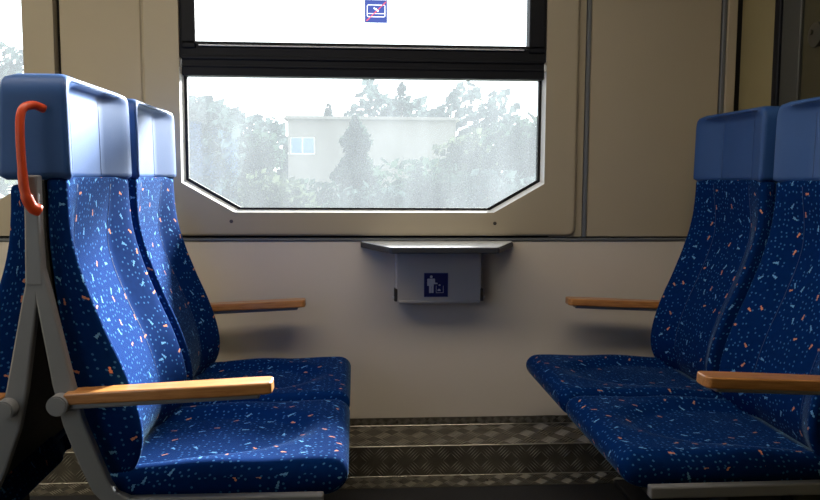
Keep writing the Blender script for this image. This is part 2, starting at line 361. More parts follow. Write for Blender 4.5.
# ---------------------------------------------------------------- window_1
def oct_(x0, x1, z0, z1, cx=0.178, cz=0.102):
    return [(x0, z1), (x0, z0 + cz), (x0 + cx, z0), (x1 - cx, z0), (x1, z0 + cz), (x1, z1)]
def rrect(x0, x1, z0, z1, r, n=6):
    p = []
    for cx, cz, a0 in ((x1 - r, z1 - r, 0), (x0 + r, z1 - r, 90), (x0 + r, z0 + r, 180), (x1 - r, z0 + r, 270)):
        for k in range(n + 1):
            a = math.radians(a0 + 90 * k / n); p.append((cx + r * math.cos(a), cz + r * math.sin(a)))
    return p
def ring_obj(name, A, B, y0, y1, mt, parent):
    bm = bmesh.new(); prism(bm, A, y0, y1, [B]); return obj(name, bm, mt, parent)
def wedge_ring(name, front, back, y0, y1, mt, parent):
    """lip that closes in from the front loop to the smaller back loop"""
    bm = bmesh.new(); n = len(front)
    a = [bm.verts.new((x, y0, z)) for x, z in front]; b = [bm.verts.new((x, y1, z)) for x, z in back]; c = [bm.verts.new((x, y1, z)) for x, z in front]
    for i in range(n - 1):
        j = i + 1
        bm.faces.new((a[i], a[j], b[j], b[i])); bm.faces.new((b[i], b[j], c[j], c[i])); bm.faces.new((c[i], c[j], a[j], a[i]))
    bm.faces.new((a[0], b[0], c[0])); bm.faces.new((a[-1], c[-1], b[-1]))
    return obj(name, bm, mt, parent)

win = tag(empty('window_1', (0, WY, 0)), 'large train window with chamfered lower corners and black hopper above', kind='structure')
HOLE = oct_(-0.598, 0.672, 0.895, 2.03, 0.1795, 0.1025)
bm = bmesh.new(); outer = rrect(-0.722, 0.789, 0.812, 2.17, 0.03)
prism(bm, outer, -0.016, 0.03, [HOLE])
es = [e for e in bm.edges if all(abs(v.co.y + 0.016) < 1e-5 for v in e.verts) and len(e.link_faces) == 2 and any(abs(f.normal.y) < 0.5 for f in e.link_faces if f.normal.length) ]
bm.normal_update()
es = [e for e in bm.edges if all(abs(v.co.y + 0.016) < 1e-5 for v in e.verts) and any(abs(f.normal.y) < 0.5 for f in e.link_faces)
      and (max(abs(v.co.x - 0.033) for v in e.verts) > 0.70 or max(v.co.z for v in e.verts) < 0.86)]
bmesh.ops.bevel(bm, geom=es, offset=0.012, segments=4, affect='EDGES', profile=0.5)
obj('window_moulding', bm, M['surround'], win)
def shrink(x0, x1, z0, d): return oct_(x0 + d, x1 - d, z0 + d * 1.0, 1.39, 0.178, 0.102)
lipF = oct_(-0.598, 0.672, 0.895, 1.39, 0.1795, 0.1025); lipB = oct_(-0.590, 0.665, 0.903, 1.39, 0.180, 0.103)
wedge_ring('white_lip', lipF, lipB, -0.014, 0.030, M['white'], win)
gas = ring_obj('rubber_gasket', oct_(-0.592, 0.667, 0.901, 1.40, 0.180, 0.103), oct_(-0.581, 0.656, 0.910, 1.395, 0.178, 0.102), 0.026, 0.046, M['black'], win)
bm = bmesh.new(); prism(bm, oct_(-0.586, 0.661, 0.905, 1.40, 0.179, 0.102), 0.040, 0.046); obj('lower_pane', bm, M['pane'], win)
# hopper frame and transom
bm = bmesh.new()
prism(bm, [(-0.597, 1.425), (0.672, 1.425), (0.672, 2.03), (-0.597, 2.03)], -0.004, 0.05, [[(-0.545, 1.470), (0.612, 1.470), (0.612, 1.97), (-0.545, 1.97)]])
hop = obj('hopper_frame', bm, M['frame'], win)
boxo('hopper_sash', -0.590, -0.543, -0.012, 0.0, 1.455, 2.0, M['frame'], hop, 0.003, 1)
boxo('hopper_sash', 0.610, 0.665, -0.012, 0.0, 1.455, 2.0, M['frame'], hop, 0.003, 1)
boxo('hopper_sash', -0.590, 0.665, -0.012, 0.0, 1.4705, 1.4775, M['black'], hop, 0.001, 1)
boxo('silver_bead', -0.532, 0.592, -0.014, -0.004, 1.4625, 1.4668, M['silver'], hop)
tr = boxo('transom', -0.592, 0.667, -0.002, 0.05, 1.364, 1.426, M['frame'], win, 0.003, 1)
boxo('transom_ridge', -0.592, 0.667, -0.008, 0.0, 1.418, 1.432, M['frame'], tr, 0.003, 2)
boxo('transom_ridge', -0.592, 0.667, -0.006, 0.0, 1.392, 1.399, M['frame'], tr, 0.002, 2)
boxo('upper_pane', -0.548, 0.615, 0.020, 0.026, 1.465, 1.975, M['clear'], win)
for x, z in ((-0.430, 0.863), (0.496, 0.857)):
    bm = bmesh.new(); cyl(bm, (x, -0.0165, z), (x, -0.019, z), 0.0065, 12, bev=0.001); obj('moulding_screw', bm, M['rivet'], win)

# ---------------------------------------------------------------- window_2
w2 = tag(empty('window_2', (0, WY, 0)), 'second train window behind the sunlit headrests', kind='structure')
bm = bmesh.new(); prism(bm, rrect(-2.52, -1.012, 0.812, 2.17, 0.02), -0.012, 0.03, [oct_(-2.395, -1.113, 0.890, 2.03)])
obj('window_moulding', bm, M['surround'], w2)
bm = bmesh.new(); prism(bm, [(-2.40, 0.885), (-1.10, 0.885), (-1.10, 2.04), (-2.40, 2.04)], 0.070, 0.095, [[(-2.37, 0.91), (-1.125, 0.91), (-1.125, 2.0), (-2.37, 2.0)]])
obj('window_frame', bm, M['black'], w2)
boxo('window_pane', -2.38, -1.12, 0.078, 0.084, 0.90, 2.01, M['pane'], w2)

# ---------------------------------------------------------------- stepped chequer-plate duct cover along the wall foot
duct = tag(empty('baseboard_back', (0, 0, 0)), 'stepped chequer-plate duct cover along the foot of the wall', kind='structure')
prof = [(2.795, 0.149), (2.795, 0.120), (2.602, 0.110), (2.600, 0.006), (2.512, 0.003)]
names = ('wall_flange', 'top_plate', 'face_plate', 'toe_plate')
def plate(name, a, b, t=0.003):
    bm = bmesh.new(); d = Vector((0, b[0] - a[0], b[1] - a[1])).normalized(); nrm = Vector((0, d.z, -d.y))
    if nrm.y > 0.1 or nrm.z < -0.1: nrm = -nrm
    P = [Vector((x, q[0], q[1])) + nrm * k for q in (a, b) for x in (XL, XR - 0.02) for k in (0, -t)]
    vs = [bm.verts.new(p) for p in P]
    for f in ((0, 1, 3, 2), (4, 6, 7, 5), (0, 4, 5, 1), (2, 3, 7, 6), (0, 2, 6, 4), (1, 5, 7, 3)): bm.faces.new([vs[i] for i in f])
    return obj(name, bm, M['plate'], duct), nrm, d
def treads(parent, a, b, nrm, d, pitch, xr):
    """groups of five raised bars, alternately slanted, as on five-bar tread plate"""
    bm = bmesh.new(); L = math.hypot(b[0] - a[0], b[1] - a[1]); X = Vector((1, 0, 0))
    rows = max(1, round(L / pitch)); ph = L / rows
    for i in range(rows):
        n = int((xr[1] - xr[0]) / pitch)
        for k in range(n):
            s = (i + k) % 2
            c = Vector((xr[0] + (k + 0.5) * pitch, a[0], a[1])) + d * ((i + 0.5) * ph)
            ang = math.radians(45 if s else -45); e = X * math.cos(ang) + d * math.sin(ang); g = X * -math.sin(ang) + d * math.cos(ang)
            for q in range(-2, 3):
                o = c + g * (q * pitch * 0.17)
                hl = pitch * 0.40; hw = pitch * 0.030
                if L < pitch * 0.9: hl *= 0.62
                p = [o - e * hl, o - g * hw, o + e * hl, o + g * hw]
                vb = [bm.verts.new(v + nrm * 0.0001) for v in p]; vt = [bm.verts.new(o + (v - o) * 0.6 + nrm * 0.003) for v in p]
                bm.faces.new(vt)
                for z in range(4): bm.faces.new((vb[z], vb[(z + 1) % 4], vt[(z + 1) % 4], vt[z]))
    o = obj('tread_bars', bm, M['tread'], parent); o['kind'] = 'stuff'
for nm, a, b, pt in zip(names, prof, prof[1:], (0.030, 0.064, 0.052, 0.044)):
    po, nrm, d = plate(nm, a, b)
    treads(po, a, b, nrm, d, pt, (-1.6, 1.3))
for (yy, zz) in prof[1:4]:
    bm = bmesh.new(); cyl(bm, (XL, yy, zz), (XR - 0.02, yy, zz), 0.0025, 10); obj('bend_edge', bm, M['tread'], duct)  # pale beads: the bright highlight on each bend is in their colour
for k in range(9):
    for (yy, zz, ax) in ((2.7925, 0.136, (0, -1, 0)), (2.55, 0.0045, (0, 0, 1))):
        x = -1.30 + k * 0.29
        bm = bmesh.new(); bmesh.ops.create_uvsphere(bm, u_segments=10, v_segments=6, radius=0.006)
        o = obj('rivet', bm, M['rivet'], duct, True); o.location = (x, yy, zz)

# ================================================================== SEATS
EDGE = [(0.30, 0.075), (0.36, 0.103), (0.43, 0.140), (0.50, 0.143), (0.60, 0.116), (0.70, 0.074), (0.81, 0.034), (0.90, 0.012), (1.02, 0.006)]
BACK = [(0.30, 0.088), (0.38, 0.072), (0.57, 0.006), (0.83, -0.030), (1.02, -0.037)]
HW = 0.232
def wing(a0, a1, s):
    t = max(0.0, min(1.0, (s - a0) / (a1 - a0))); return (t * t / 0.12 if t < 0.06 else (t - 0.03) / 0.97) if t < 1 else 1.0
def section(z, hw, xe, xb, dish, a0, a1, rc, ny=26):
    """front contour with raised wings, rounded corners, plain back; loop in the x-y plane"""
    pts = []
    for k in range(ny + 1):                       # front, from -y to +y
        t = -1 + 2 * k / ny; y = t * (hw - rc)
        s = abs(y) / hw
        pts.append((xe - dish * (1 - wing(a0, a1, s)) - 0.004 * sstep(0.9, 1.0, s), y))
    xw = xe - 0.004 * sstep(0.9, 1.0, (hw - rc) / hw)
    for k in range(1, 6):
        a = PI / 2 * k / 5; pts.append((xw - rc + rc * math.cos(a), hw - rc + rc * math.sin(a)))
    rb = min(0.012, (xw - rc - xb) * 0.5)
    for k in range(0, 4):
        a = PI / 2 * k / 3; pts.append((xb + rb - rb * math.sin(a), hw - rb + rb * math.cos(a)))
    for k in range(0, 4):
        a = PI / 2 * k / 3; pts.append((xb + rb - rb * math.cos(a), -hw + rb - rb * math.sin(a)))
    for k in range(0, 5):
        a = PI / 2 * (5 - k) / 5; pts.append((xw - rc + rc * math.cos(a), -(hw - rc) - rc * math.sin(a)))
    return [(x, y, z) for x, y in pts]
def backrest_mesh():
    rows = []; z0, z1 = 0.310, 1.004; n = 40
    for i in range(n + 1):
        z = z0 + (z1 - z0) * i / n
        dish = 0.016 + 0.030 * sstep(1.02, 0.80, z) if z > 0.8 else 0.046 - 0.012 * sstep(0.5, 0.33, z)
        rows.append(section(z, HW - 0.004 * sstep(0.9, 1.0, z), interp(EDGE, z), interp(BACK, z), dish, 0.50, 0.95, 0.014))
    def shrink(row, d, dz):
        cx = sum(p[0] for p in row) / len(row); hx = (max(p[0] for p in row) - min(p[0] for p in row)) / 2; hy = max(p[1] for p in row)
        return [(cx + (p[0] - cx) * (1 - d / hx), p[1] * (1 - d / hy), p[2] + dz) for p in row]
    top = [shrink(rows[-1], 0.012 * (1 - math.cos(a)), 0.012 * math.sin(a)) for a in (0.5, 1.0, 1.5)]
    bot = [shrink(rows[0], 0.012 * (1 - math.cos(a)), -0.012 * math.sin(a)) for a in (1.5, 1.0, 0.5)]
    return loft('backrest', bot + rows + top)
def headrest_mesh():
    rows = []; z0, z1 = 1.010, 1.227; n = 26
    for i in range(n + 1):
        t = i / n; z = z0 + (z1 - z0) * t
        r = 0.045; hw = HW - 0.003
        e = z1 - z
        if e < r: hw -= 0.8 * (r - math.sqrt(max(0, r * r - (r - e) ** 2)))
        if z - z0 < 0.012: hw -= 0.012 - math.sqrt(max(0, 0.012 ** 2 - (0.012 - (z - z0)) ** 2))
        xe = 0.016 - 0.004 * t; xb = -0.130 + 0.010 * t
        if e < 0.018:
            k = 0.018 - math.sqrt(max(0, 0.018 ** 2 - (0.018 - e) ** 2)); xe -= k; xb += k
        if z - z0 < 0.010:
            k = 0.010 - math.sqrt(max(0, 0.01 ** 2 - (0.01 - (z - z0)) ** 2)); xe -= k; xb += k
        rows.append(section(z, hw, xe, xb, 0.042 * sstep(0, 0.030, e + 0.006), 0.42, 0.95, 0.012))
    return loft('headrest', rows)
def cushion_mesh():
    """loops in the x-z plane marched across the width"""
    rows = []; ny = 34; N = 15
    for j in range(ny + 1):
        t = -1 + 2 * j / ny; HW = 0.244
        # denser rows towards the rounded sides
        y = HW * (math.sin(t * PI / 2) * 0.45 + t * 0.55); s = abs(y) / HW
        e = HW - abs(y); r = 0.030
        dr = r - math.sqrt(max(0, r * r - (r - e) ** 2)) if e < r else 0.0
        xb, xf, zb = 0.075, 0.582, 0.338
        if e < 0.02: xf -= 0.6 * dr; zb += 0.25 * dr
        loop = []
        def ztop(x):
            u = (x - xb) / (xf - xb)
            crown = 0.413 + 0.006 * sstep(0.55, 0.85, u) - 0.016 * sstep(0.5, 0.0, u)
            rear = sstep(0.72, 0.30, u)                    # the dish fades towards the front edge
            c = math.hypot(s / 0.86, max(0, (u - 0.12)) / 0.78)
            dish = 0.017 * (1 - sstep(0.80, 0.96, c))
            return crown - dish + 0.006 * rear * sstep(0.6, 0.9, s)
        for k in range(22):                                # top, back to front roll
            x = xb + (xf - 0.045 - xb) * k / 21; loop.append((x, y, ztop(x) - dr))
        zt = ztop(xf - 0.045) - dr; zm = (zt + zb) / 2; hz = (zt - zb) / 2
        for k in range(1, 12):                             # front roll, undercut below
            q = PI / 2 - PI * k / 12
            loop.append((xf - 0.045 + 0.045 * math.cos(q) - 0.010 * (1 - math.sin(q)) * 0.5, y, zm + hz * math.sin(q)))
        for k in range(8):
            x = xf - 0.055 - (xf - 0.055 - xb) * k / 7; loop.append((x, y, zb))
        rows.append(loop)
    return loft('seat', rows, 0.37)
ME = dict(back=backrest_mesh(), head=headrest_mesh(), seat=cushion_mesh())
def sweep(bm, path, widths, y0, y1, bev=0.004):
    """flat bar in the x-z plane following a path, with its width at each point"""
    P = [Vector((p[0], 0, p[1])) for p in path]; L, R = [], []
    for i, p in enumerate(P):
        t = (P[min(i + 1, len(P) - 1)] - P[max(i - 1, 0)]).normalized(); n = Vector((-t.z, 0, t.x)); wd = widths[i] / 2
        L.append(p + n * wd); R.append(p - n * wd)
    ring = [(q.x, q.z) for q in L] + [(q.x, q.z) for q in reversed(R)]
    vs0 = [bm.verts.new((x, y0, z)) for x, z in ring]; vs1 = [bm.verts.new((x, y1, z)) for x, z in ring]; n = len(ring); k = len(P)
    f = []
    for i in range(n): f.append(bm.faces.new((vs0[i], vs0[(i + 1) % n], vs1[(i + 1) % n], vs1[i])))
    for vs in (vs0, vs1):
        for i in range(k - 1): f.append(bm.faces.new((vs[i], vs[i + 1], vs[n - 2 - i], vs[n - 1 - i])))
    bm.normal_update()
    bmesh.ops.recalc_face_normals(bm, faces=f)
    es = [e for e in {e for q in f for e in q.edges} if len(e.link_faces) == 2 and abs(e.calc_face_angle(0)) > 0.9]
    bmesh.ops.bevel(bm, geom=es, offset=bev, segments=2, affect='EDGES', profile=0.5)
    return bm
def mesh_of(name, bm, mt, smooth=False):
    o = obj(name, bm, mt, None, smooth); me = o.data; bpy.data.objects.remove(o); return me
def armrest_wood():
    bm = bmesh.new(); n = 10; L = 0.412
    plan = []
    for k in range(n + 1): x = L * k / n * 0.965; plan.append((x, 0.0245 + 0.0065 * sstep(0.0, 0.35, x)))
    for k in range(1, 7):
        a = PI / 2 * k / 6; w = plan[n][1]; plan.append((L * 0.965 + 0.035 * L * math.sin(a), w - 0.016 + 0.016 * math.cos(a)))
    full = plan + [(x, -y) for x, y in reversed(plan)]
    b0 = [bm.verts.new((x, y, 0)) for x, y in full]; f = bm.faces.new(b0)
    e = bmesh.ops.extrude_face_region(bm, geom=[f]); bmesh.ops.translate(bm, vec=(0, 0, 0.0245), verts=[g for g in e['geom'] if isinstance(g, bmesh.types.BMVert)])
    bm.normal_update()
    es = [q for q in bm.edges if abs(q.verts[0].co.z - q.verts[1].co.z) < 1e-5]
    bmesh.ops.bevel(bm, geom=es, offset=0.004, segments=3, affect='EDGES', profile=0.5)
    return mesh_of('armrest_pad', bm, M['wood'])
ME['pad'] = armrest_wood()
ME['rail'] = mesh_of('armrest_rail', box(bmesh.new(), 0.004, 0.385, -0.020, 0.020, -0.010, 0.002, 0.003), M['steel'])
bm = bmesh.new(); cyl(bm, (0, -0.036, 0), (0, 0.036, 0), 0.0205, 32, bev=0.003); ME['cap'] = mesh_of('pivot_cap', bm, M['steel'])
leg_path = [(-0.041, 0.845), (-0.030, 0.78), (0.002, 0.60), (0.020, 0.52), (0.052, 0.43), (0.072, 0.382), (0.092, 0.356), (0.125, 0.345), (0.30, 0.3445), (0.525, 0.344)]
leg_w = [0.022, 0.030, 0.040, 0.042, 0.042, 0.040, 0.034, 0.028, 0.027, 0.027]
bm = bmesh.new(); sweep(bm, leg_path, leg_w, -0.012, 0.012); ME['frame'] = mesh_of('side_frame', bm, M['steel'])
bm = bmesh.new(); sweep(bm, [(-0.041, 1.02), (-0.041, 0.93), (-0.041, 0.80)], [0.029, 0.029, 0.036], -0.013, 0.013); ME['post'] = mesh_of('side_post', bm, M['steel'])
hp = smooth_path([(-0.034, 0.052, 1.152), (-0.046, 0.030, 1.157), (-0.058, 0.006, 1.145), (-0.060, -0.002, 1.10), (-0.058, -0.002, 1.02), (-0.055, 0.000, 0.985), (-0.047, 0.008, 0.958), (-0.036, 0.018, 0.950)], 5)
bm = bmesh.new(); tube(bm, hp, [0.0085] * 20 + [0.0095] * 6 + [0.0115] * 5 + [0.012] * (len(hp) - 31), 14); ME['grip'] = mesh_of('grab_handle', bm, M['red'], True)
bm = bmesh.new(); sweep(bm, [(0.11, 0.322), (0.30, 0.327), (0.52, 0.330)], [0.03, 0.018, 0.014], -0.20, 0.20, 0.003); ME['pan'] = mesh_of('seat_pan', bm, M['shell'])
bm = bmesh.new(); box(bm, 0.10, 0.24, -0.05, 0.05, 0.02, 0.325, 0.006); box(bm, 0.06, 0.30, -0.10, 0.10, 0.0, 0.02, 0.004); ME['ped'] = mesh_of('pedestal', bm, M['shell'])
bm = bmesh.new(); sweep(bm, [(interp(BACK, z) - 0.0035, z) for z in [0.36 + 0.065 * k for k in range(11)]], [0.005] * 11, -0.231, 0.231, 0.001); ME['shell'] = mesh_of('back_shell', bm, M['shell'])
def seam_mesh(name, pts, r, mt):
    bm = bmesh.new(); tube(bm, pts, r, 6); return mesh_of(name, bm, mt, True)
# piping along the headrest's front outline and a seam on each side of the recessed centre
def head_x(y, z):
    t = (z - 1.016) / 0.22; xe = 0.016 - 0.004 * t; s = abs(y) / (HW + 0.001)
    return xe - 0.042 * (1 - wing(0.42, 0.95, s)) - 0.004 * sstep(0.9, 1, s)
ME['hseam'] = seam_mesh('headrest_seam', [(head_x(0.0975, z) + 0.0003, 0.0975, z) for z in [1.022 + 0.019 * k for k in range(10)]], 0.0008, M['piping'])
def back_x(s, z):
    dish = 0.016 + 0.030 * sstep(1.02, 0.80, z) if z > 0.8 else 0.046 - 0.012 * sstep(0.5, 0.33, z)
    return interp(EDGE, z) - dish * (1 - wing(0.50, 0.95, s))
ME['bseam'] = seam_mesh('backrest_seam', [(back_x(0.50, z), 0.116, z) for z in [0.45 + 0.0275 * k for k in range(21)]], 0.0009, M['piping'])
hwz = lambda z: HW - 0.003 - (0.8 * (0.045 - math.sqrt(max(0, 0.045 ** 2 - (0.045 - (1.227 - z)) ** 2))) if 1.227 - z < 0.045 else 0)
def out_pts():
    p = []
    for sgn in (-1, 1):
        zz = [1.030 + 0.0125 * k for k in range(16)] + [1.215]
        q = [((0.016 - 0.004 * (z - 1.016) / 0.22) - 0.0075 - (0.004 if z > 1.205 else 0), sgn * (hwz(z) - 0.0030), z) for z in zz]
        p += q if sgn < 0 else q[::-1]
    return p
ME['hpipe'] = seam_mesh('headrest_piping', out_pts(), 0.0016, M['vinyl'])

def make_seat(loc, rz, arm, side, label, head=True, handle=False, post=True, group=None, dx=0.0, tall=1.0):
    """arm: local y of the armrest; side: local y of the flat-bar side frame, or None"""
    t = tag(empty('train_seat', loc, rz), label, 'seat', group); t.scale = (1, 1, tall)
    def part(name, me, mt, l=(0, 0, 0), ry=0.0, rzz=0.0, par=None):
        o = link(name, me, mt, par if par is not None else t); o.location = l; o.rotation_euler = (0, ry, rzz); return o
    part('seat_cushion', ME['seat'], M['fabric']); bk = part('backrest', ME['back'], M['fabric'])
    part('backrest_seam', ME['bseam'], M['piping'], par=bk); part('backrest_seam', ME['bseam'], M['piping'], (0, -0.232, 0), par=bk)
    if head:
        h = part('headrest', ME['head'], M['vinyl'])
        part('headrest_piping', ME['hpipe'], M['vinyl'], par=h)
        part('headrest_seam', ME['hseam'], M['piping'], par=h); part('headrest_seam', ME['hseam'], M['piping'], (0, -0.195, 0), par=h)
    part('back_shell', ME['shell'], M['shell'])
    part('seat_pan', ME['pan'], M['shell']); part('pedestal', ME['ped'], M['shell'])
    sg = 1 if arm > 0 else -1
    a = tag(part('armrest', ME['pad'], M['wood'], (0.012, arm, 0.5615), -math.radians(2.6)), 'varnished wooden armrest')
    part('armrest_rail', ME['rail'], M['steel'], par=a); part('pivot_cap', ME['cap'], M['steel'], (0, arm, 0.563))
    if side is not None:
        part('side_frame', ME['frame'], M['steel'], (dx, side, 0))
        if post: part('side_post', ME['post'], M['steel'], (-0.004, side, 0))
        if handle:
            tag(part('grab_handle', ME['grip'], M['red'], (0.006, side - 0.026, 0)), 'red plastic grab handle')
    return t
XA, XB, YN, YF = -0.592, 1.159, 1.885, 2.400
make_seat((XA, YN, 0), 0, -0.275, -0.268, 'sunlit blue confetti-patterned aisle seat with a red grab handle on its headrest', handle=True)
make_seat((XA, YF, 0), 0, 0.285, None, 'sunlit blue patterned window seat next to the red-handled seat')
make_seat((XB, YN, 0), PI, 0.275, 0.268, 'shaded blue patterned aisle seat facing the red-handled seat')
make_seat((XB, YF, 0), PI, -0.285, None, 'shaded blue patterned window seat in the corner by the olive partition')
make_seat((2 * (XA - 0.041) - XA - 0.022, YN, 0), PI, 0.275, 0.268, 'blue patterned seat backing onto the red-handled seat, cut off at the picture edge', head=False, post=False, dx=-0.018, tall=0.985)

# ================================================================== TABLE AND BIN
tb = tag(empty('window_table', (0.291, WY, 0.790)), 'small grey trapezoid wall table with a dark rim under the window', 'table')
plan = [(-0.272, 0.0), (-0.272, -0.018), (-0.182, -0.244), (-0.172, -0.250), (0.172, -0.250), (0.182, -0.244), (0.272, -0.018), (0.272, 0.0)]
def slab(name, pl, z0, z1, mt, parent, bev=0.0):
    bm = bmesh.new(); f = bm.faces.new([bm.verts.new((x, y, z0)) for x, y in pl]); e = bmesh.ops.extrude_face_region(bm, geom=[f])
    bmesh.ops.translate(bm, vec=(0, 0, z1 - z0), verts=[g for g in e['geom'] if isinstance(g, bmesh.types.BMVert)])
    bm.normal_update()
    if bev: bmesh.ops.bevel(bm, geom=[q for q in bm.edges if abs(q.verts[0].co.z - q.verts[1].co.z) < 1e-5 and q.verts[0].co.y < -0.01], offset=bev, segments=2, affect='EDGES')
    return obj(name, bm, mt, parent)
slab('table_rim', plan, -0.0185, 0.0, M['rim'], tb, 0.003)
slab('tabletop', [(x * 0.985, min(y + 0.003, -0.001)) for x, y in plan], 0.0, 0.0025, M['table'], tb)
bn = tag(empty('waste_bin', (0.293, WY, 0.58)), 'grey metal waste bin with a navy pictogram under the wall table', 'bin')
boxo('bin_body', -0.152, 0.152, -0.060, -0.001, 0.003, 0.177, M['bin'], bn, 0.004)
fl = obj('bin_flap', prism(bmesh.new(), [(-0.146, 0.0), (0.146, 0.0), (0.146, 0.176), (-0.146, 0.176)], -0.068, -0.060), M['bin'], bn)
bm = bmesh.new(); cyl(bm, (-0.140, -0.066, 0.004), (0.140, -0.066, 0.004), 0.007, 12); obj('flap_edge', bm, M['bin'], fl)
for sx in (-1, 1):
    boxo('hinge_bracket', *sorted((sx * 0.146, sx * 0.157)), -0.070, -0.030, 0.006, 0.050, M['rivet'], bn, 0.002, 1)
    bm = bmesh.new(); cyl(bm, (sx * 0.156, -0.058, 0.018), (sx * 0.163, -0.058, 0.018), 0.005, 10); obj('hinge_screw', bm, M['silver'], bn)
st = obj('bin_pictogram', box(bmesh.new(), -0.0425, 0.0425, -0.0012, 0, -0.0425, 0.0425), M['navy'], bn); st.location = (-0.011, -0.068, 0.064)
tag(st, 'navy square waste pictogram sticker')
def flat(name, polys, mt, parent, y=-0.0012, t=0.0006):
    bm = bmesh.new()
    for pl in polys:
        vs = [bm.verts.new((x, y, z)) for x, z in pl]; f = bm.faces.new(vs); e = bmesh.ops.extrude_face_region(bm, geom=[f])
        bmesh.ops.translate(bm, vec=(0, -t, 0), verts=[g for g in e['geom'] if isinstance(g, bmesh.types.BMVert)])
    return obj(name, bm, mt, parent)
def disc(cx, cz, r, n=14, k=1.0): return [(cx + r * math.cos(2 * PI * i / n), cz + r * k * math.sin(2 * PI * i / n)) for i in range(n)]
def bar(x0, z0, x1, z1, w):
    d = Vector((x1 - x0, z1 - z0)).normalized(); n = Vector((-d.y, d.x)) * w / 2
    return [(x0 + n.x, z0 + n.y), (x0 - n.x, z0 - n.y), (x1 - n.x, z1 - n.y), (x1 + n.x, z1 + n.y)]
def rq(a, b, c, d): return [(a, c), (b, c), (b, d), (a, d)]
B = 0.0425; u = 0.085 / 296.0        # sticker units read off a 296-unit square
px = lambda x: -B + (x - 172) * u
pz = lambda y: B - (y - 104) * u
flat('pictogram_border', [rq(-B, B, B - 0.0016, B), rq(-B, B, -B, -B + 0.0016), rq(-B, -B + 0.0016, -B + 0.0016, B - 0.0016), rq(B - 0.0016, B, -B + 0.0016, B - 0.0016)], mat('pale_blue_border', (0.10, 0.12, 0.30), 0.5), st)
flat('pictogram_person', [disc(px(261), pz(152), 17 * u), [(px(212), pz(180)), (px(218), pz(174)), (px(300), pz(174)), (px(307), pz(180)), (px(307), pz(222)), (px(338), pz(228)), (px(338), pz(242)), (px(302), pz(242)), (px(292), pz(240)), (px(292), pz(268)), (px(234), pz(268)), (px(234), pz(262)), (px(212), pz(262))],
      rq(px(235), px(261), pz(350), pz(268)), rq(px(264), px(290), pz(350), pz(268))], M['pict'], st)
flat('pictogram_basket', [rq(px(320), px(325), pz(350), pz(262)), rq(px(407), px(412), pz(350), pz(262)), rq(px(320), px(412), pz(350), pz(345))], M['pict'], st)
flat('pictogram_litter', [disc(px(363), pz(254), 13 * u, 10, 0.7), [(px(338), pz(326)), (px(340), pz(314)), (px(352), pz(300)), (px(364), pz(300)), (px(378), pz(316)), (px(374), pz(326))]], M['pict'], st)

# window sticker, stuck on the inner face of the upper pane
ws = tag(empty('window_sticker', (0.073, WY + 0.0195, 1.594)), 'blue sticker with a crossed-out pictogram on the upper window pane', 'sticker')
H = 0.039; NQ = 72
k = 2 * H / 272.0                                # print read off a 272-unit wide square
ox = lambda x: 188 + (x + H) / k
oz = lambda z: 266 - (z + H) / k
def in_rr(x, y, x0, y0, x1, y1, r):
    dx = max(x0 + r - x, x - x1 + r, 0); dy = max(y0 + r - y, y - y1 + r, 0)
    return x0 <= x <= x1 and y0 <= y <= y1 and math.hypot(dx, dy) <= r
def in_poly(x, y, P):
    c = False
    for (x0, y0), (x1, y1) in zip(P, P[1:] + P[:1]):
        if (y0 > y) != (y1 > y) and x < (x1 - x0) * (y - y0) / (y1 - y0) + x0: c = not c
    return c
BOT = [(292, 90), (300, 84), (330, 98), (360, 118), (348, 138), (318, 112), (296, 98)]
cells = {'sticker_sheet': bmesh.new(), 'sticker_pictogram': bmesh.new(), 'red_slash': bmesh.new()}
cv = {q: {} for q in cells}
def corner(q, i, j):
    if (i, j) not in cv[q]: cv[q][(i, j)] = cells[q].verts.new((-H + 2 * H * i / NQ, -0.0004, -H + 2 * H * j / NQ))
    return cv[q][(i, j)]
for i in range(NQ):
    for j in range(NQ):
        x, y = ox(-H + 2 * H * (i + .5) / NQ), oz(-H + 2 * H * (j + .5) / NQ)
        d = abs((x - 208) * (14 - 246) - (y - 246) * (448 - 208)) / math.hypot(240, 232)
        q = 'sticker_sheet'
        if (in_rr(x, y, 215, 50, 438, 198, 20) and not in_rr(x, y, 222, 57, 431, 192, 15)) or (151 < y < 159 and 220 < x < 433) or in_poly(x, y, BOT): q = 'sticker_pictogram'
        if d < 6 and 206 < x < 450 and 12 < y < 248: q = 'red_slash'
        cells[q].faces.new((corner(q, i, j), corner(q, i + 1, j), corner(q, i + 1, j + 1), corner(q, i, j + 1)))
for q, mm in (('sticker_sheet', 'stick'), ('sticker_pictogram', 'stickw'), ('red_slash', 'stickr')): obj(q, cells[q], M[mm], ws)

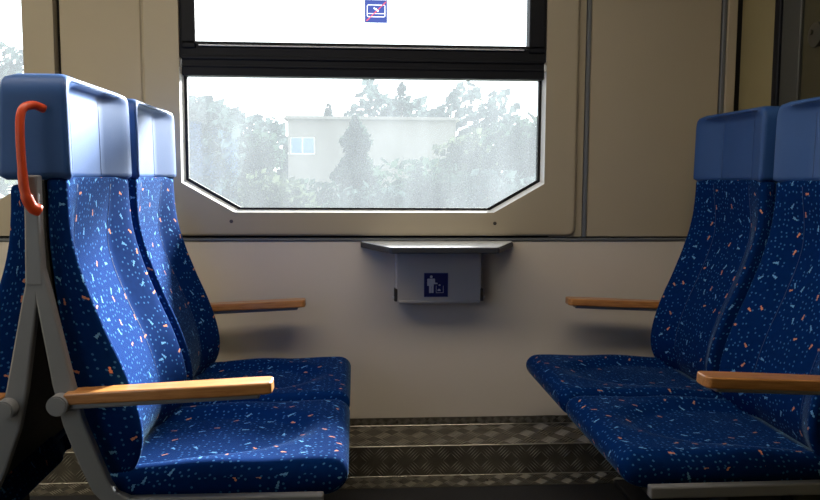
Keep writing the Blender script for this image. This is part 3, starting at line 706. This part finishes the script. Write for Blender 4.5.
# ================================================================== OUTSIDE
GZ = -1.1
ground = tag(boxo('ground', -120, 120, 3.4, 160, GZ - 0.2, GZ, M['grass']), 'rough meadow outside the window', kind='structure')
g2 = tag(boxo('ground', -120, 120, -120, -1.2, GZ - 0.2, GZ, M['grass']), 'rough meadow on the far side of the train', kind='structure')
def leaves(name, pts, size, mt, parent=None):
    V, F = [], []
    for p in pts:
        a = Vector((random.gauss(0, 1), random.gauss(0, 1), random.gauss(0, 1))).normalized(); b = a.orthogonal().normalized(); c = a.cross(b)
        s = size * random.uniform(0.6, 1.3); i = len(V)
        V += [p + b * s, p + c * s * 0.6, p - b * s, p - c * s * 0.6]; F.append((i, i + 1, i + 2, i + 3))
    me = bpy.data.meshes.new(name); me.from_pydata([tuple(v) for v in V], [], F); me.update()
    o = link(name, me, mt, parent); o['kind'] = 'stuff'; return o
def tree(name, x, y, h, r, shape, mt, label, cat='tree', n=2600, size=0.11):
    t = tag(empty(name, (x, y, GZ)), label, cat, 'trees outside the window')
    bm = bmesh.new(); tube(bm, [(0, 0, -0.05), (0.03, 0.02, h * 0.35), (0.0, 0, h * 0.85)], [0.035 * h ** 0.9, 0.025 * h ** 0.9, 0.006 * h], 8); obj('trunk', bm, M['bark'], t, True)
    pts = []
    if shape == 'cone':
        for _ in range(n):
            u_ = random.random() ** 0.75; z = h * (1.0 - 0.93 * u_); tier = 0.75 + 0.25 * math.sin(z * 9); rr = r * u_ ** 0.62 * tier * math.sqrt(random.uniform(0.25, 1)); a = random.uniform(0, 2 * PI)
            pts.append(Vector((rr * math.cos(a), rr * math.sin(a), z - 0.15 * rr)))
    else:
        cl = [(Vector((random.uniform(-.6, .6) * r, random.uniform(-.6, .6) * r, h * random.uniform(0.32, 0.86))), r * random.uniform(0.35, 0.6)) for _ in range(14)]
        for _ in range(n):
            c, q = random.choice(cl); d = Vector((random.gauss(0, 1), random.gauss(0, 1), random.gauss(0, 1))).normalized() * q * random.random() ** 0.4
            p = c + d; p.z = min(max(p.z, 0.1), h); pts.append(p)
    leaves('crown', pts, size, mt, t); return t
TREES = [
    ('conifer', 0.02, 17.0, 3.4, 1.0, 'cone', 'leaf_a', 'dark dense conifer standing before the pale house'),
    ('broadleaf_tree', -3.0, 14.0, 4.6, 1.1, 'round', 'leaf_c', 'tall grey-green tree at the window edge beside the sunlit headrest'),
    ('broadleaf_tree', -2.35, 18.5, 3.3, 0.95, 'round', 'leaf_a', 'low dark bushy tree between the tall grey-green tree and the house'),
    ('broadleaf_tree', 2.65, 19.0, 3.3, 1.1, 'round', 'leaf_b', 'olive green bushy tree by the blank end of the house'),
    ('broadleaf_tree', 3.45, 15.0, 3.3, 1.0, 'round', 'leaf_a', 'dark bushy tree farthest from the sunlit seats'),
    ('conifer', 2.2, 38.0, 6.6, 1.6, 'cone', 'leaf_c', 'pale conifer rising behind the house wall'),
    ('conifer', -1.4, 42.0, 5.9, 1.6, 'cone', 'leaf_c', 'small pale conifer top behind the house by its window'),
    ('broadleaf_tree', -7.1, 16.0, 4.9, 1.2, 'round', 'leaf_c', 'tall tree seen through the second window'),
    ('broadleaf_tree', -9.6, 20.0, 3.8, 1.4, 'round', 'leaf_b', 'olive tree beyond the second window'),
]
for a in TREES: tree(a[0], *a[1:6], M[a[6]], a[7])
SHRUBS = [(-1.25, 13.2, 2.3, 0.75, 'leaf_b', 'low olive shrub below the window of the house'), (1.35, 14.2, 2.4, 1.0, 'leaf_a', 'low dark shrub before the blank house wall'),
          (0.35, 12.0, 2.0, 0.65, 'leaf_c', 'small grey-green shrub at the foot of the conifer'), (2.6, 12.2, 2.2, 0.8, 'leaf_c', 'grey-green shrub below the olive green tree'), (-2.3, 11.4, 1.9, 0.6, 'leaf_a', 'dark shrub below the tall grey-green tree')]
for x, y, h, r, mm, lb in SHRUBS: tree('shrub', x, y, h, r, 'round', M[mm], lb, 'shrub', 1600, 0.09)
hp_ = [Vector((random.uniform(-9, 9), 24 + random.uniform(-0.7, 0.7), GZ + random.random() ** 0.6 * (1.75 + 0.25 * math.sin(i * 0.37)))) for i in range(9000)]
hg = leaves('hedge', hp_, 0.16, M['leaf_a']); tag(hg, 'long low hedge in front of the pale house', 'hedge')
# distant treeline: one mass of foliage
pts = []
for i in range(16000):
    x = random.uniform(-60, 60); top = 6.4 + 1.2 * math.sin(x * 0.31) + 0.9 * math.sin(x * 0.83 + 1) + 0.5 * math.sin(x * 2.1)
    pts.append(Vector((x, 52 + random.uniform(-3, 3), GZ + max(0.1, top * random.random() ** 0.6))))
tl = leaves('treeline', pts, 0.42, M['leaf_c']); tag(tl, 'distant hazy treeline on the horizon', 'trees')
# pale house
hs = tag(empty('house', (0.65, 30.0, GZ)), 'pale flat-fronted house half hidden behind the dark conifer', 'house')
bm = bmesh.new(); prism(bm, [(-3.15, 0), (3.15, 0), (3.15, 4.25), (-3.15, 4.25)], 0, 5, [[(-3.08, 2.95), (-2.15, 2.95), (-2.15, 3.6), (-3.08, 3.6)]]); obj('house_wall', bm, M['plaster'], hs)
hw = boxo('house_window', -3.08, -2.15, 0.06, 0.14, 2.95, 3.6, M['white'], hs)
for q in (0, 1): boxo('window_pane', -3.03 + 0.44 * q, -2.64 + 0.44 * q, 0.03, 0.07, 3.0, 3.55, M['winglass'], hw)
bm = bmesh.new(); prism(bm, [(-3.3, 4.25), (3.3, 4.25), (3.2, 4.36), (-3.2, 4.36)], -0.2, 5.2); obj('house_roof', bm, M['plaster'], hs)
